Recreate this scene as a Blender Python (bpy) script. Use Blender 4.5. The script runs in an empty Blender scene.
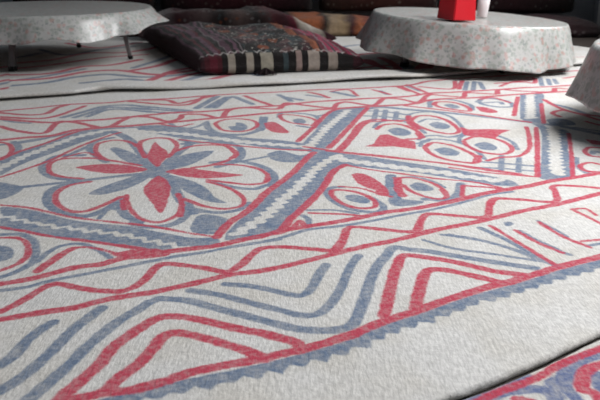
import bpy, bmesh, math, random
import numpy as np
from mathutils import Vector, noise as mnoise

random.seed(4)
S = bpy.context.scene
COL = S.collection

# ------------------------------------------------------------------ camera, world, light, exposure
RUG_TOP = 0.014                       # top of the main felt above the floor
cam_data = bpy.data.cameras.new('camera')
cam = bpy.data.objects.new('camera', cam_data); COL.objects.link(cam)
cam_data.sensor_width = 36.0
cam_data.lens = 36.0 * 770.0 / 600.0
cam.location = (0, 0, 0.63 + RUG_TOP)
cam.rotation_euler = (math.pi / 2 - math.atan(255.0 / 770.0), 0, 0)
cam_data.clip_start = 0.02
cam_data.dof.use_dof = True
cam_data.dof.focus_distance = 1.75
cam_data.dof.aperture_fstop = 8.0
S.camera = cam

world = bpy.data.worlds.new('world'); S.world = world
world.use_nodes = True
world.node_tree.nodes['Background'].inputs[0].default_value = (0.80, 0.90, 1.0, 1)
world.node_tree.nodes['Background'].inputs[1].default_value = 0.085

def area_light(name, loc, rot, sx, sy, energy, col):
    l = bpy.data.lights.new(name, 'AREA'); l.shape = 'RECTANGLE'
    l.size = sx; l.size_y = sy; l.energy = energy; l.color = col
    o = bpy.data.objects.new(name, l); COL.objects.link(o)
    o.location = loc; o.rotation_euler = rot
    return o
# daylight that enters through the wide window in the right wall
area_light('window_daylight', (2.62, 2.55, 2.5), (math.radians(-30), math.radians(8), 0), 1.3, 2.2, 232, (1.0, 1.0, 1.0))
area_light('added_back_fill', (2.80, 5.25, 2.2), (0, math.radians(62), 0), 1.6, 1.3, 90, (1.0, 1.0, 1.0))  # added fill from the back right, lifts table tops and cloth folds

S.view_settings.view_transform = 'Standard'
S.view_settings.look = 'None'
S.view_settings.gamma = 1
S.view_settings.use_curve_mapping = False
S.view_settings.exposure = 0.0
MAIN_PATTERN = """
R 25.9 -1199,3034 -1074,3104 -987,3156 -891,3183 -801,3209 -726,3253 -480,3333 -302,3399 -179,3429 46,3504 277,3537 521,3636 634,3749 902,3854 1186,3974 1359,4030 1599,4115
R 27.75 -1146,2890 -1037,2850 -935,2824 -848,2850 -734,2876 -656,2921 -525,2996 -379,3030 -236,3094 -83,3145 42,3220 150,3264 483,3352 583,3429 758,3473 1071,3569 1280,3636 1443,3692
R 30.9275 -1021,2552 -951,2595 -871,2617 -807,2701 -704,2749 -623,2765 -522,2816 -363,2890 -226,2949 -79,3005 122,3080 276,3131 458,3166 557,3264 786,3333 963,3392 1174,3453 1373,3504
R 25.9 -1100,2765 -1022,2701 -918,2655 -901,2670 -902,2841 -834,2824 -709,2741 -648,2921 -579,2921 -498,2850 -460,2903 -458,2967 -393,2977 -308,2912 -289,3044 -244,3094 -93,3074 -74,3135 -55,3198 0,3166 131,3104 155,3188 191,3231 299,3156 328,3198 367,3298 431,3287 493,3209 577,3392 619,3380 714,3345 747,3441 807,3429 873,3404 914,3517 1000,3478 1138,3453 1188,3556 1244,3530
B 23.0094 -995,2483 -914,2538 -838,2625 -753,2701 -687,2725 -547,2749
R 25.8256 -1189,3005 -1054,2958 -1003,2981 -990,3104 -964,3156
R 25.5182 -1159,2926 -1003,2890 -962,2912 -905,3054 -885,3130
B 19.4698 -1143,2881 -1069,2833 -1007,2816
B 29.6 -914,2912 -848,3029 -801,3125 -726,3156 -613,3104
B 29.4087 -866,2912 -815,3015 -776,3104 -604,3059
B 25.619 -820,2921 -756,3064 -596,3015
B 25.9 -705,3156 -592,3104 -441,3044
B 24.05 -694,3104 -553,3054 -458,3020
B 23.8812 -683,3049 -556,3010 -494,2996
R 25.9 -722,3236 -529,3156 -468,3166 -416,3345
R 25.9 -664,3264 -567,3264 -514,3193 -459,3253 -384,3350
B 33.3 -422,3094 -361,3339
B 33.3 -378,3104 -316,3321
B 29.6 -347,3104 -295,3333 -258,3276 -198,3166
R 24.05 -242,3356 -193,3264 -119,3151
B 27.75 -94,3380 -37,3236
B 33.3 -65,3321 5,3264
R 22.2 40,3453 89,3392 125,3321
B 25.9 33,3380 98,3333
B 33.3 147,3453 189,3404 236,3350
R 18.5 142,3466 217,3504 253,3356
R 20.35 332,3504 400,3392
R 22.2 446,3602 498,3466
B 20.35 496,3623 545,3478
B 25.9 363,3472 388,3392
R 22.2 470,3602 533,3392
R 22.2 511,3650 580,3410
R 24.05 563,3596 647,3543 704,3536 755,3742
R 24.05 732,3530 791,3749
B 24.05 755,3504 809,3721
B 24.05 792,3504 845,3721
B 24.05 847,3530 866,3706
R 22.2 938,3596 1045,3735 1126,3764
R 24.05 938,3675 1090,3721 1123,3692 1163,3851 1128,3839
B 24.05 1201,3851 1144,3625
B 24.05 1228,3809 1190,3653
B 22.2 1258,3809 1232,3681
R 22.2 1317,3839 1443,3913
BF 0 -931,2310 -892,2424 -849,2545 -774,2678 -673,2701 -674,2632 -731,2517 -795,2370 -837,2261 -855,2184 -866,2132
W 23.8542 -909,2171 -895,2211 -864,2340 -824,2466 -776,2588 -691,2701
R 16.8263 -926,2295 -902,2392 -845,2534 -780,2701 -725,2733
R 14.8443 -858,2112 -815,2194 -772,2295 -734,2437 -662,2617 -637,2662
R 16.7852 -619,2099 -681,2117 -724,2152 -752,2219 -759,2278 -735,2316 -639,2319 -577,2289 -482,2233
B 27.0638 -600,2082 -691,2102 -741,2152 -771,2224 -775,2281 -761,2349 -687,2355
RF 0 -673,2216 -642,2244 -569,2252 -495,2224 -450,2184 -495,2152 -560,2152 -627,2184
R 17.1885 -589,2067 -630,2039 -650,1989 -643,1923 -616,1862 -575,1819 -542,1813 -508,1852 -474,1927
B 27.3122 -606,2077 -646,2044 -672,2000 -662,1913 -631,1846 -582,1800 -527,1781 -489,1827 -471,1886
BF 0 -562,1949 -547,2011 -507,2077 -444,2152 -429,2112 -465,2011 -503,1966 -531,1945
B 24.5467 -780,2011 -694,2044 -620,2077 -531,2119 -450,2145
BF 0 -854,2063 -790,2039 -758,2016 -758,1949 -781,1902 -794,1902
B 15.3154 -489,1763 -479,1838 -459,1830 -463,1878
RF 0 -405,2119 -423,2058 -425,1989 -378,1872 -344,1800 -343,1892 -354,2011 -378,2082
R 14.3175 -461,1945 -445,1882 -423,1823 -381,1756 -341,1735 -311,1767 -299,1823 -308,1892 -327,1955
R 17.4942 -294,1781 -303,1872
R 16.7617 -443,1832 -461,1902
B 27.2344 -471,1913 -456,1852 -426,1781 -384,1738
B 24.1201 -401,1731 -366,1707 -330,1704 -298,1728 -280,1789 -285,1872
B 30.0219 -387,2119 -346,2011 -314,1913 -286,1852 -264,1804
BF 0 -254,1776 -234,1792 -172,1749 -186,1680 -198,1652 -248,1664 -258,1714
BF 0 -403,2145 -325,2087 -260,2011 -220,1919 -189,1874 -232,1886 -285,1940 -346,2034
R 14.916 -304,1913 -241,1852 -189,1830 -152,1850 -145,1898 -167,1962 -213,2023 -258,2058
B 19.8769 -308,1892 -264,1830 -205,1804 -156,1819 -132,1878
B 21.6145 -244,2053 -171,2007 -123,2000 -93,2034
RF 0 -394,2158 -342,2203 -280,2179 -218,2152 -164,2129 -214,2104 -284,2092 -344,2117
R 16.2969 -285,2222 -256,2238 -196,2238 -126,2197 -92,2119 -98,2058 -139,2039 -195,2053 -261,2077
R 16.0983 -93,2137 -95,2067
B 26.7028 -267,2266 -192,2281 -112,2216 -73,2107 -83,2030
B 18.4997 -212,2252 -102,2343
BF 0 -105,2373 -65,2417 0,2355 36,2379 8,2284 -46,2272 -93,2313
BF 0 -418,2171 -396,2289 -358,2370 -279,2411 -302,2304 -344,2219 -391,2184
R 17.5267 -402,2401 -383,2433 -339,2476 -257,2483 -218,2430 -201,2355 -217,2304 -257,2244 -320,2205
R 20.288 -232,2456 -203,2370 -214,2313
B 27.1271 -388,2496 -278,2524 -212,2483 -185,2370 -199,2275 -247,2216
RF 0 -488,2524 -486,2417 -481,2340 -444,2244 -426,2216 -420,2278 -422,2386 -462,2466
R 17.9473 -483,2325 -523,2443 -533,2534 -497,2573 -453,2566 -412,2496 -404,2411 -415,2331
B 28.4738 -412,2224 -401,2295 -388,2386 -369,2510 -404,2552
BF 0 -617,2424 -610,2450 -567,2417 -501,2331 -430,2197 -479,2219 -561,2319
R 16.5237 -594,2295 -644,2370 -669,2450 -669,2503 -628,2545 -571,2517 -537,2463
B 24.7444 -594,2278 -656,2370 -692,2456 -686,2538 -645,2580
B 33.9776 -661,2670 -591,2570 -515,2401 -452,2238 -419,2171
B 19.128 -737,2340 -708,2430 -690,2483
R 12.0594 -742,2325 -688,2386 -625,2325
BF 0 -462,2211 -447,2252 -419,2222 -394,2205 -377,2145 -385,2102 -403,2087 -436,2112 -456,2158
B 15.3894 -527,2233 -455,2171
B 27.2161 -389,2171 -364,2252 -338,2281
BF 0 -757,1838 -676,1823 -617,1792 -557,1756 -477,1728 -401,1707 -336,1674 -242,1629 -188,1629 -185,1580 -241,1568 -293,1551 -326,1556 -385,1574 -445,1598 -508,1622 -568,1635 -636,1667 -701,1687
W 13 -742,1781 -661,1740 -593,1714 -528,1693 -464,1672 -400,1648 -337,1613 -312,1598 -282,1586 -251,1564
R 12.5603 -764,1858 -681,1838 -621,1807 -563,1776 -483,1749 -355,1709 -247,1656 -187,1633
R 13 -705,1697 -638,1672 -570,1640 -508,1624 -446,1601 -386,1578 -350,1566
R 14 -616,1660 -538,1629 -459,1607 -398,1586 -332,1559
R 15 -680,1629 -646,1629 -617,1608 -594,1564 -581,1514 -587,1476 -610,1441
B 19 -687,1648 -642,1651 -602,1616 -575,1556 -559,1484 -577,1433 -598,1408
BF 0 -668,1581 -636,1571 -617,1542 -612,1504 -634,1491
R 24 -586,1377 -544,1396 -503,1423 -462,1458 -415,1476 -381,1507 -322,1532 -251,1559 -192,1575 -129,1616 -46,1660
B 15 -575,1347 -532,1361 -493,1391 -450,1415 -407,1440 -362,1468 -315,1495 -266,1519 -205,1542 -138,1578 -45,1616
R 22 -533,1438 -522,1484 -513,1525 -497,1565
R 13 -499,1571 -467,1574 -405,1545 -350,1514
B 16 -550,1489 -541,1548 -525,1583 -489,1595 -448,1565 -403,1514
RF 0 -407,1531 -350,1565 -305,1559 -278,1528 -318,1511 -370,1507
R 20 -542,1256 -525,1287 -508,1329 -494,1363 -475,1377 -436,1363 -384,1347 -345,1347 -321,1370 -303,1428 -298,1458 -287,1479 -249,1476 -195,1458 -146,1438 -128,1463 -103,1528 -83,1565 -33,1571 22,1559 76,1553 97,1616 117,1697 153,1697 187,1687 267,1672 288,1735 316,1792 380,1781 453,1767 477,1838 508,1907 573,1902 658,1886 682,1953 699,2025 757,2025 819,2007
R 13 72,1556 95,1622 115,1687
R 13.4568 265,1674 291,1742 312,1785
R 14.2512 454,1770 475,1830 503,1894
R 22 -531,1227 -493,1246 -453,1262 -412,1276 -373,1303 -331,1325 -278,1347 -234,1372 -188,1398 -131,1428 -81,1443 -31,1468 21,1500 75,1533 132,1571 190,1604 238,1632 302,1674 366,1707 433,1742 503,1781 576,1823 636,1854 716,1902 801,1958 944,2044
R 24.8544 -91,1632 -35,1674 52,1717 146,1767 211,1804 295,1838 402,1894 478,1945 555,1989 633,2025 703,2072 873,2152 1026,2238
B 14.8021 -89,1598 -34,1632 23,1680 82,1700 143,1728 259,1789 326,1823 417,1878 510,1945 570,1971
B 24 -473,1069 -461,1104 -458,1154 -448,1190 -435,1219
B 24 -450,989 -432,1022 -415,1073 -402,1137 -390,1199 -362,1276
B 24 -395,973 -379,1022 -366,1069 -351,1133 -327,1208 -279,1302
B 24 -264,1318 -212,1310 -162,1283 -104,1250 -35,1210 0,1193 52,1186 87,1201 114,1287 153,1448 186,1528 209,1574 240,1562 272,1556 332,1528 418,1487 483,1458
B 21 -212,1354 -158,1336 -108,1308 -36,1266 0,1246 29,1246 51,1278 77,1352 103,1463 124,1522
B 21 -147,1381 -97,1370 -38,1343 -19,1332 4,1329 23,1365 41,1438 54,1474
B 13 279,1619 339,1568 409,1539 504,1495
B 13 326,1651 405,1616 460,1568 513,1489
B 12 344,1654 419,1610 486,1545
R 25 -350,974 -332,1029 -317,1077 -309,1129 -290,1173 -271,1208 -250,1240 -224,1244 -168,1227 -122,1203 -77,1185 -34,1163 -4,1144
R 25 -289,993 -276,1036 -254,1081 -242,1125 -230,1172 -210,1181 -170,1167 -116,1137 -82,1116 -56,1092
R 24 -365,952 -325,977 -278,994 -253,1000 -202,1027 -167,1051 -111,1075 -64,1092 -32,1108 0,1121
R 24 0,1121 85,1168 144,1217 212,1262 281,1310 358,1363 415,1393 462,1420 524,1458 638,1517 745,1568
S 26 -301,954 -250,982 -199,1005 -145,1026 -100,1045 -63,1062 -32,1076 0,1093 83,1137 138,1186 207,1227 274,1274 350,1325 405,1356 452,1384 524,1428 626,1484 733,1539
R 24 150,1241 167,1318 183,1398 202,1474 222,1528 241,1528 325,1494 393,1448 458,1423
R 13 147,1241 171,1329
R 24 210,1271 233,1363 260,1445 287,1454 338,1429 394,1390
B 17 423,1697 463,1624 500,1535 531,1464
R 13 450,1710 457,1693 496,1578 532,1467
BF 0 486,1728 501,1736 509,1724 495,1707 485,1710
R 13 502,1680 531,1604 567,1542
B 14 559,1553 579,1531
B 12 511,1677 538,1608 566,1556
R 13 571,1731 598,1640 636,1571
B 11.0084 571,1740 597,1672 608,1635
R 12.6783 684,1827 705,1763 722,1710
R 11.9663 685,1830 718,1834 728,1785
R 12 630,1608 675,1616
B 12 631,1578 666,1592
R 12.3438 755,1767 792,1680
BF 0 -169,1616 -103,1886 -63,2025 -9,2173 44,2355 81,2417 128,2379 126,2227 92,2122 48,1971 10,1846 -24,1735 -51,1654 -86,1629 -123,1610
BF 0 3,2443 65,2733 127,3015 183,3094 256,3135 269,3094 195,2833 141,2655 92,2456 58,2392 26,2392
W 22.2469 -149,1648 -96,1740 -74,1804 -39,1923 0,2034 44,2184 85,2289 118,2340
W 22.5 29,2450 90,2701 166,2958 193,3054
R 23.5807 -190,1632 -167,1731 -131,1813 -88,1977 -56,2058 -22,2158 23,2325 44,2386
R 23.1701 -43,1672 -18,1767 26,1892 62,2011 103,2184 136,2238
R 20.942 -8,2534 55,2761 119,3020 163,3094
R 21.875 94,2443 149,2632 276,3104
R 18.9583 121,2411 172,2588 245,2846 304,2876 377,2846
BF 0 -602,2749 -479,2782 -399,2733 -302,2670 -200,2595 -68,2552 17,2496 23,2404 -65,2430 -194,2503 -281,2538 -393,2566 -489,2625 -568,2670
W 27 -607,2689 -513,2662 -421,2640 -329,2602 -194,2534 -67,2493 -33,2483 25,2453
R 15.2627 -408,2552 -319,2517 -190,2476 -65,2433 32,2411
BF 0 102,2379 189,2343 335,2261 419,2216 522,2142 596,2072 600,2025 525,2034 440,2092 341,2152 251,2184 179,2216 121,2238
W 30.4317 110,2340 131,2295 220,2249 326,2194 416,2158 512,2097 564,2077
R 14.3947 87,2404 190,2355 340,2295 468,2238 533,2194 661,2122
R 13.7141 136,2238 193,2194 317,2132 384,2097 483,2063 547,2011
B 32.3278 263,3074 328,3114 442,3054 609,2977 782,2885 862,2833 953,2765 1053,2640
R 20.1162 433,3135 526,3074 703,2958 862,2833
BF 0 973,3380 1031,3429 1081,3429 969,3054 901,2799 903,2733 954,2701 868,2417 772,2102 684,2092 744,2295 861,2701 864,2799 844,2903
W 30 1035,3441 954,3156 884,2903
W 30 926,2761 846,2483 747,2145
R 20.35 952,3333 896,3156 833,2949
R 17.7418 859,2741 778,2450 682,2119
R 16.4871 825,2749 781,2552 736,2411 684,2343 626,2331 579,2295
R 18.2609 1009,3182 909,2816
R 14.7392 945,2643 849,2325 783,2119
R 19.3342 423,2874 460,2939 505,2939 551,2874 570,2767 565,2676 531,2644 484,2676 442,2752 422,2833 421,2907
B 16.432 408,2896 441,2984 515,3007 574,2939 592,2782 576,2649 532,2595
R 23.8466 421,2939 412,2792 429,2723
BF 0 477,2797 516,2838 553,2772 526,2723 493,2733
B 13.5292 445,2833 484,2885 528,2874
R 18.8987 276,2719 308,2787 360,2802 406,2733 424,2631 407,2578 368,2569
R 25.8457 419,2658 422,2595
B 17.7552 268,2743 302,2833 367,2864 420,2792 443,2658
BF 0 313,2700 356,2747 396,2676 372,2622 329,2631
R 18.9491 413,2462 447,2518 493,2494 542,2392 555,2311 531,2263 490,2273 441,2311 415,2369 408,2446
R 23.8657 563,2347 537,2270
B 16.6255 396,2462 419,2543 466,2569 521,2535 568,2422 574,2311
BF 0 432,2415 476,2454 511,2392 491,2347 449,2355
R 18.0705 560,2552 606,2599 662,2573 693,2494 682,2407 642,2369 589,2388 556,2462 553,2535
B 16.9527 536,2510 555,2595 604,2640 674,2626 712,2535 706,2422
BF 0 576,2482 620,2522 647,2462 626,2415 589,2430
B 17.1414 405,2560 437,2613 475,2622 512,2595 558,2622
B 19.698 392,2502 425,2535 445,2569
RP 0 211,2462 245,2494 279,2631 309,2640 344,2578 389,2535 377,2422 309,2458 249,2454
RP 0 584,2762 609,2714 685,2714 757,2695 704,2640 669,2569 615,2595 571,2622
R 25.9323 129,2407 180,2595 226,2772 251,2833
R 17.995 249,2833 321,2853 402,2864
R 15.9077 13,2462 128,2392 221,2355 355,2294 507,2223 639,2146
B 19.7734 251,2939 329,2928 409,2874
B 20.1708 275,3042 339,3024 417,2962
B 21.7665 309,3066 278,2853
B 21.7665 344,3054 317,2864
B 21.69 384,3019 361,2864
B 16.9871 545,2281 610,2266 707,2233
B 16.6544 522,2211 595,2205 688,2179
B 18.2992 636,2349 592,2179
B 18.2029 684,2325 640,2168
R 12.6469 447,2211 547,2158 677,2114
R 17.8066 -316,2803 -310,2837 -277,2885 -220,2890 -169,2841 -162,2741 -205,2678 -268,2693 -302,2757 -316,2807
B 26.4391 -351,2824 -327,2721 -282,2647 -201,2632 -144,2709 -135,2912
BF 0 -265,2757 -238,2765 -238,2824 -214,2816 -190,2721 -214,2682 -247,2701
B 17.7853 -485,2816 -435,2733 -383,2749 -348,2846
R 14.8354 -520,2803 -449,2761 -400,2807
BF 0 -155,2935 -131,2867 -122,2741 -134,2682 -161,2701
RF 0 -135,2807 -103,2833 -52,2717 -41,2655 -88,2662 -122,2721
R 16.5317 46,2761 61,2846 29,2912 -39,2958 -73,2958 -72,2890 -37,2816 28,2774
B 19.5492 -82,2912 -69,2996 39,2967 75,2846 50,2733 -9,2761
BF 0 -28,2859 0,2885 23,2824 0,2782 -23,2807
B 20.0708 68,2935 98,2967 141,3054
R 22.2 555,3156 581,3220 643,3209 684,3104 674,3029 623,3054 572,3104 557,3166
BF 0 594,3145 626,3177 653,3104 617,3074
B 22.2 531,3104 567,3264 644,3276 705,3156 694,3054
RF 0 717,3114 756,3104 787,3015 751,2996 719,3029
B 24.05 750,3220 802,3310 875,3253 875,3130 819,3114 767,3156 753,3231
B 22.2 780,3209 845,3220 845,3177
R 18.5 776,3287 838,3321 885,3209
R 17.7696 -1011,2524 -978,2503 -935,2424 -920,2346 -930,2307
B 24.5123 -967,2531 -925,2456 -909,2361 -913,2281
B 15.5543 -962,2517 -921,2559 -864,2595
R 16.0819 83,1955 88,1989 115,1993 161,1966 194,1892 185,1842 145,1838 103,1888 83,1955
B 20.5678 117,2023 89,2016 71,1977 85,1902 132,1827 193,1807 212,1846 190,1919
R 12.9915 110,2027 164,2011 208,1966 241,1934
BF 0 118,1940 140,1953 172,1932 183,1892 167,1874 136,1890 121,1911
RF 0 148,2139 175,2152 214,2094 237,1973 197,2000 161,2058
B 13.0358 13,1823 88,1823 142,1796
R 12.8617 25,1800 105,1792 153,1778
R 14.2941 -15,1688 -1,1740 11,1705
B 16.7211 5,1781 19,1758 21,1705
B 33.4328 261,2122 249,2007 253,1911
BF 0 242,1945 268,1913 320,1892 307,1870 242,1854 228,1902
R 23.8576 277,2087 268,2000 273,1940
R 14.281 271,2102 320,2102 363,2058 387,1993 385,1923 365,1909 330,1932 297,1984 287,2034
R 14.0281 383,1989 388,1934
BF 0 302,2027 328,2058 360,2016 360,1984 334,1977 309,1993
B 25.5985 446,2046 420,1949 384,1902 327,1911
RF 0 219,2082 237,1940 212,1945 201,1966
R 14.0029 448,2023 429,1907 478,1945
R 15.5174 448,2027 513,2011 569,1989
B 14.2165 205,1872 213,1823 197,1785
RF 0 972,2559 1014,2534 1029,2483 973,2490
R 17.6564 981,2443 950,2450 917,2401 914,2349 939,2331
B 18.9729 959,2386 945,2401 930,2370
R 16.7478 907,2244 885,2266 844,2233 839,2179 875,2158
B 16.7835 863,2325 831,2211 839,2137
R 22.2 1044,3264 1055,3114 1090,3005 1163,2935
R 21.8175 1138,2867 1101,2981 1056,3054 1000,3005 1008,2935
B 25.9 1045,3182 1092,3104 1132,2958
BF 0 937,2876 997,2903 1026,2846 1014,2782 924,2790
R 17.7979 1078,2846 1106,2782 1145,2741
B 17.4312 1000,2741 1069,2682 1118,2625
B 13.4767 285,2102 322,2112 366,2077 396,2007
"""
FAR_PATTERN = """
R 47.915 -1634,3932 -1426,3922 -1286,3964 -1182,4216 -1048,4265 -923,4472
R 47.915 -1550,3721 -1241,3819 -1115,4030 -968,4075 -715,3932 -502,4156
B 47.915 -1485,3556 -1231,3683 -1120,3859 -990,3943 -786,3859 -514,3964
B 41.07 -1471,3683 -1267,3901 -1156,4121
R 44.4925 -1438,3437 -1083,3556 -939,3600 -709,3627 -452,3721 -165,3809 169,3901 704,4075 1094,4228 1626,4445
B 47.915 -1039,3683 -856,3799 -704,3683
R 47.915 -743,3721 -664,4041 -545,4216 -486,4340
R 44.4925 -672,3683 -574,3901 -430,4156
B 47.915 -578,3702 -476,3932 -372,4098 -203,3901
R 44.4925 -453,3730 -357,3932 -245,4041
R 47.915 -908,4041 -782,4216 -712,4472 -591,4583
B 41.07 -897,4156 -808,4472 -764,4685
R 44.4925 -1570,4340 -1423,4472 -1307,4760 -1068,4791 -914,5086
R 41.07 -1593,4098 -1418,4216 -1171,4541 -925,4685
B 44.4925 -1643,4918 -1408,4685 -1264,4918 -1088,5086
R 41.07 -1575,5266 -1284,5001 -1087,5303
B 54.76 -1808,4472 -1654,4583 -1593,4760
R 44.4925 295,4277 385,4472 424,4277
R 44.4925 358,4472 400,4300 487,4084
R 44.4925 470,4555 503,4432 529,4084
B 47.915 537,4330 556,4112
B 47.915 594,4255 597,4098
R 44.4925 694,4330 622,4084
R 44.4925 723,4270 665,4070
R 37.6475 300,4133 392,4204 553,4277
R 41.07 282,4555 362,4685 556,4803
B 41.07 232,5018 398,5174 563,5229
"""
NEAR_PATTERN = """
R 17 241,964 290,997 362,1040 417,1084 499,1134 568,1174
B 12 227,964 284,1003 356,1046
B 24 236,962 314,1003 365,1008 377,983 357,949
B 30 400,1024 427,1073 464,1104 513,1121
R 24 426,1019 445,1058 477,1080 512,1088
R 20 318,983 340,974 343,949
B 24 461,1053 456,1010 470,983
R 20 425,1008 441,997 439,966 466,949
B 22 400,1008 408,974 401,925
BF 0 371,1029 397,1046 394,1019 375,1008
"""

# ------------------------------------------------------------------ helpers
def tag(o, label=None, cat=None, group=None, kind=None):
    if label: o['label'] = label
    if cat: o['category'] = cat
    if group: o['group'] = group
    if kind: o['kind'] = kind
    return o

def link(name, mesh, mat=None, parent=None, smooth=True):
    o = bpy.data.objects.new(name, mesh); COL.objects.link(o)
    if mat is not None and len(mesh.materials) == 0:
        mesh.materials.append(mat)
    if smooth:
        mesh.polygons.foreach_set('use_smooth', [True] * len(mesh.polygons))
    if parent: o.parent = parent
    return o

def empty(name, loc, rz=0.0):
    o = bpy.data.objects.new(name, None); COL.objects.link(o)
    o.location = loc; o.rotation_euler = (0, 0, rz); o.empty_display_size = 0.1
    return o

def from_bm(name, bm, mat=None, parent=None, smooth=True):
    bmesh.ops.recalc_face_normals(bm, faces=bm.faces)
    me = bpy.data.meshes.new(name); bm.to_mesh(me); bm.free()
    return link(name, me, mat, parent, smooth)

def add_box(bm, x0, x1, y0, y1, z0, z1, bevel=0.0):
    r = bmesh.ops.create_cube(bm, size=1.0)
    vs = r['verts']
    for v in vs:
        v.co = Vector(((x0 + x1) / 2 + v.co.x * (x1 - x0), (y0 + y1) / 2 + v.co.y * (y1 - y0), (z0 + z1) / 2 + v.co.z * (z1 - z0)))
    if bevel > 0:
        es = {e for v in vs for e in v.link_edges}
        bmesh.ops.bevel(bm, geom=list(es), offset=bevel, segments=2, affect='EDGES', profile=0.7)

def box(name, dims, mat, parent=None, bevel=0.0):
    bm = bmesh.new(); add_box(bm, *dims, bevel=bevel)
    return from_bm(name, bm, mat, parent, smooth=False)

class NT:
    """small node-tree builder"""
    def __init__(self, name):
        self.m = bpy.data.materials.new(name); self.m.use_nodes = True
        self.t = self.m.node_tree; self.n = self.t.nodes
        self.p = self.n['Principled BSDF']
    def new(self, kind, **kw):
        n = self.n.new(kind)
        for k, v in kw.items(): setattr(n, k, v)
        return n
    def put(self, sock, v):
        if isinstance(v, bpy.types.NodeSocket): self.t.links.new(v, sock)
        elif isinstance(v, (tuple, list)) and len(v) == 3 and sock.type == 'RGBA': sock.default_value = (*v, 1)
        else: sock.default_value = v
    def math(self, op, a, b=0.0, c=0.0, clamp=False):
        n = self.new('ShaderNodeMath', operation=op); n.use_clamp = clamp
        self.put(n.inputs[0], a); self.put(n.inputs[1], b); self.put(n.inputs[2], c)
        return n.outputs[0]
    def mix(self, f, a, b, blend='MIX'):
        n = self.new('ShaderNodeMix', data_type='RGBA', blend_type=blend)
        self.put(n.inputs[0], f); self.put(n.inputs[6], a); self.put(n.inputs[7], b)
        return n.outputs[2]
    def ramp(self, v, lo, hi, a=0.0, b=1.0):
        n = self.new('ShaderNodeMapRange', interpolation_type='SMOOTHSTEP')
        self.put(n.inputs[0], v); self.put(n.inputs[1], lo); self.put(n.inputs[2], hi)
        self.put(n.inputs[3], a); self.put(n.inputs[4], b)
        return n.outputs[0]
    def attr(self, name):
        return self.new('ShaderNodeAttribute', attribute_name=name).outputs['Fac']
    def coord(self, scale=(1, 1, 1), rot=(0, 0, 0)):
        tc = self.new('ShaderNodeTexCoord'); mp = self.new('ShaderNodeMapping')
        mp.inputs['Scale'].default_value = scale; mp.inputs['Rotation'].default_value = rot
        self.t.links.new(tc.outputs['Object'], mp.inputs[0])
        return mp.outputs[0]
    def noise(self, vec, scale, detail=2.0, rough=0.5, out=0):
        n = self.new('ShaderNodeTexNoise'); self.put(n.inputs['Vector'], vec)
        n.inputs['Scale'].default_value = scale; n.inputs['Detail'].default_value = detail
        n.inputs['Roughness'].default_value = rough
        return n.outputs[out]
    def stops(self, v, stops, interp='LINEAR'):
        n = self.new('ShaderNodeValToRGB'); cr = n.color_ramp; cr.interpolation = interp
        while len(cr.elements) > 1: cr.elements.remove(cr.elements[-1])
        cr.elements[0].position = stops[0][0]; cr.elements[0].color = (*stops[0][1], 1)
        for p, c in stops[1:]:
            e = cr.elements.new(p); e.color = (*c, 1)
        self.put(n.inputs[0], v)
        return n.outputs[0]
    def bump(self, h, strength, dist):
        n = self.new('ShaderNodeBump'); n.inputs['Strength'].default_value = strength
        n.inputs['Distance'].default_value = dist
        self.put(n.inputs['Height'], h)
        self.t.links.new(n.outputs[0], self.p.inputs['Normal'])
    def done(self, color, rough=0.9, spec=0.2, sheen=0.0):
        self.put(self.p.inputs['Base Color'], color)
        self.put(self.p.inputs['Roughness'], rough)
        self.p.inputs['Specular IOR Level'].default_value = spec
        if sheen:
            self.p.inputs['Sheen Weight'].default_value = sheen
        return self.m

def plain(name, col, rough=0.7, spec=0.3, metal=0.0, var=0.12, scale=30):
    b = NT(name); v = b.coord()
    n = b.noise(v, scale, 3)
    dark = tuple(c * (1 - var) for c in col); lite = tuple(min(1, c * (1 + var)) for c in col)
    b.p.inputs['Metallic'].default_value = metal
    return b.done(b.mix(n, dark, lite), rough, spec)

# ------------------------------------------------------------------ felt rugs with a dyed pattern
def parse(txt):
    out = []
    for ln in txt.strip().splitlines():
        f = ln.split()
        out.append((f[0], float(f[1]) / 1000, np.array([[float(a) / 1000 for a in q.split(',')] for q in f[2:]])))
    return out

def spline(P, k=5):
    if len(P) < 3: return P
    Q = np.vstack([2 * P[0] - P[1], P, 2 * P[-1] - P[-2]])
    res = []
    for i in range(1, len(Q) - 2):
        p0, p1, p2, p3 = Q[i - 1], Q[i], Q[i + 1], Q[i + 2]
        d = [max(1e-4, np.linalg.norm(b - a)) ** 0.5 for a, b in ((p0, p1), (p1, p2), (p2, p3))]
        m1 = (p1 - p0) / d[0] - (p2 - p0) / (d[0] + d[1]) + (p2 - p1) / d[1]
        m2 = (p2 - p1) / d[1] - (p3 - p1) / (d[1] + d[2]) + (p3 - p2) / d[2]
        m1 = m1 * d[1]; m2 = m2 * d[1]
        for j in range(k):
            t = j / k
            res.append((2 * t**3 - 3 * t**2 + 1) * p1 + (t**3 - 2 * t**2 + t) * m1 + (-2 * t**3 + 3 * t**2) * p2 + (t**3 - t**2) * m2)
    res.append(P[-1])
    return np.array(res)

def resample(P, step):
    seg = np.linalg.norm(np.diff(P, axis=0), axis=1); s = np.concatenate([[0], np.cumsum(seg)])
    n = max(2, int(s[-1] / step)); t = np.linspace(0, s[-1], n + 1)
    return np.stack([np.interp(t, s, P[:, 0]), np.interp(t, s, P[:, 1])], 1)

def normals(P):
    d = np.gradient(P, axis=0); d /= np.maximum(1e-6, np.linalg.norm(d, axis=1))[:, None]
    return np.stack([-d[:, 1], d[:, 0]], 1)

def seg_dist(X, P):
    best = np.full(len(X), 9.0)
    for a, b in zip(P[:-1], P[1:]):
        ab = b - a; L = max(1e-12, ab @ ab)
        t = np.clip(((X - a) @ ab) / L, 0, 1)
        d = X - a - t[:, None] * ab
        best = np.minimum(best, np.sqrt((d * d).sum(1)))
    return best

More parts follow.
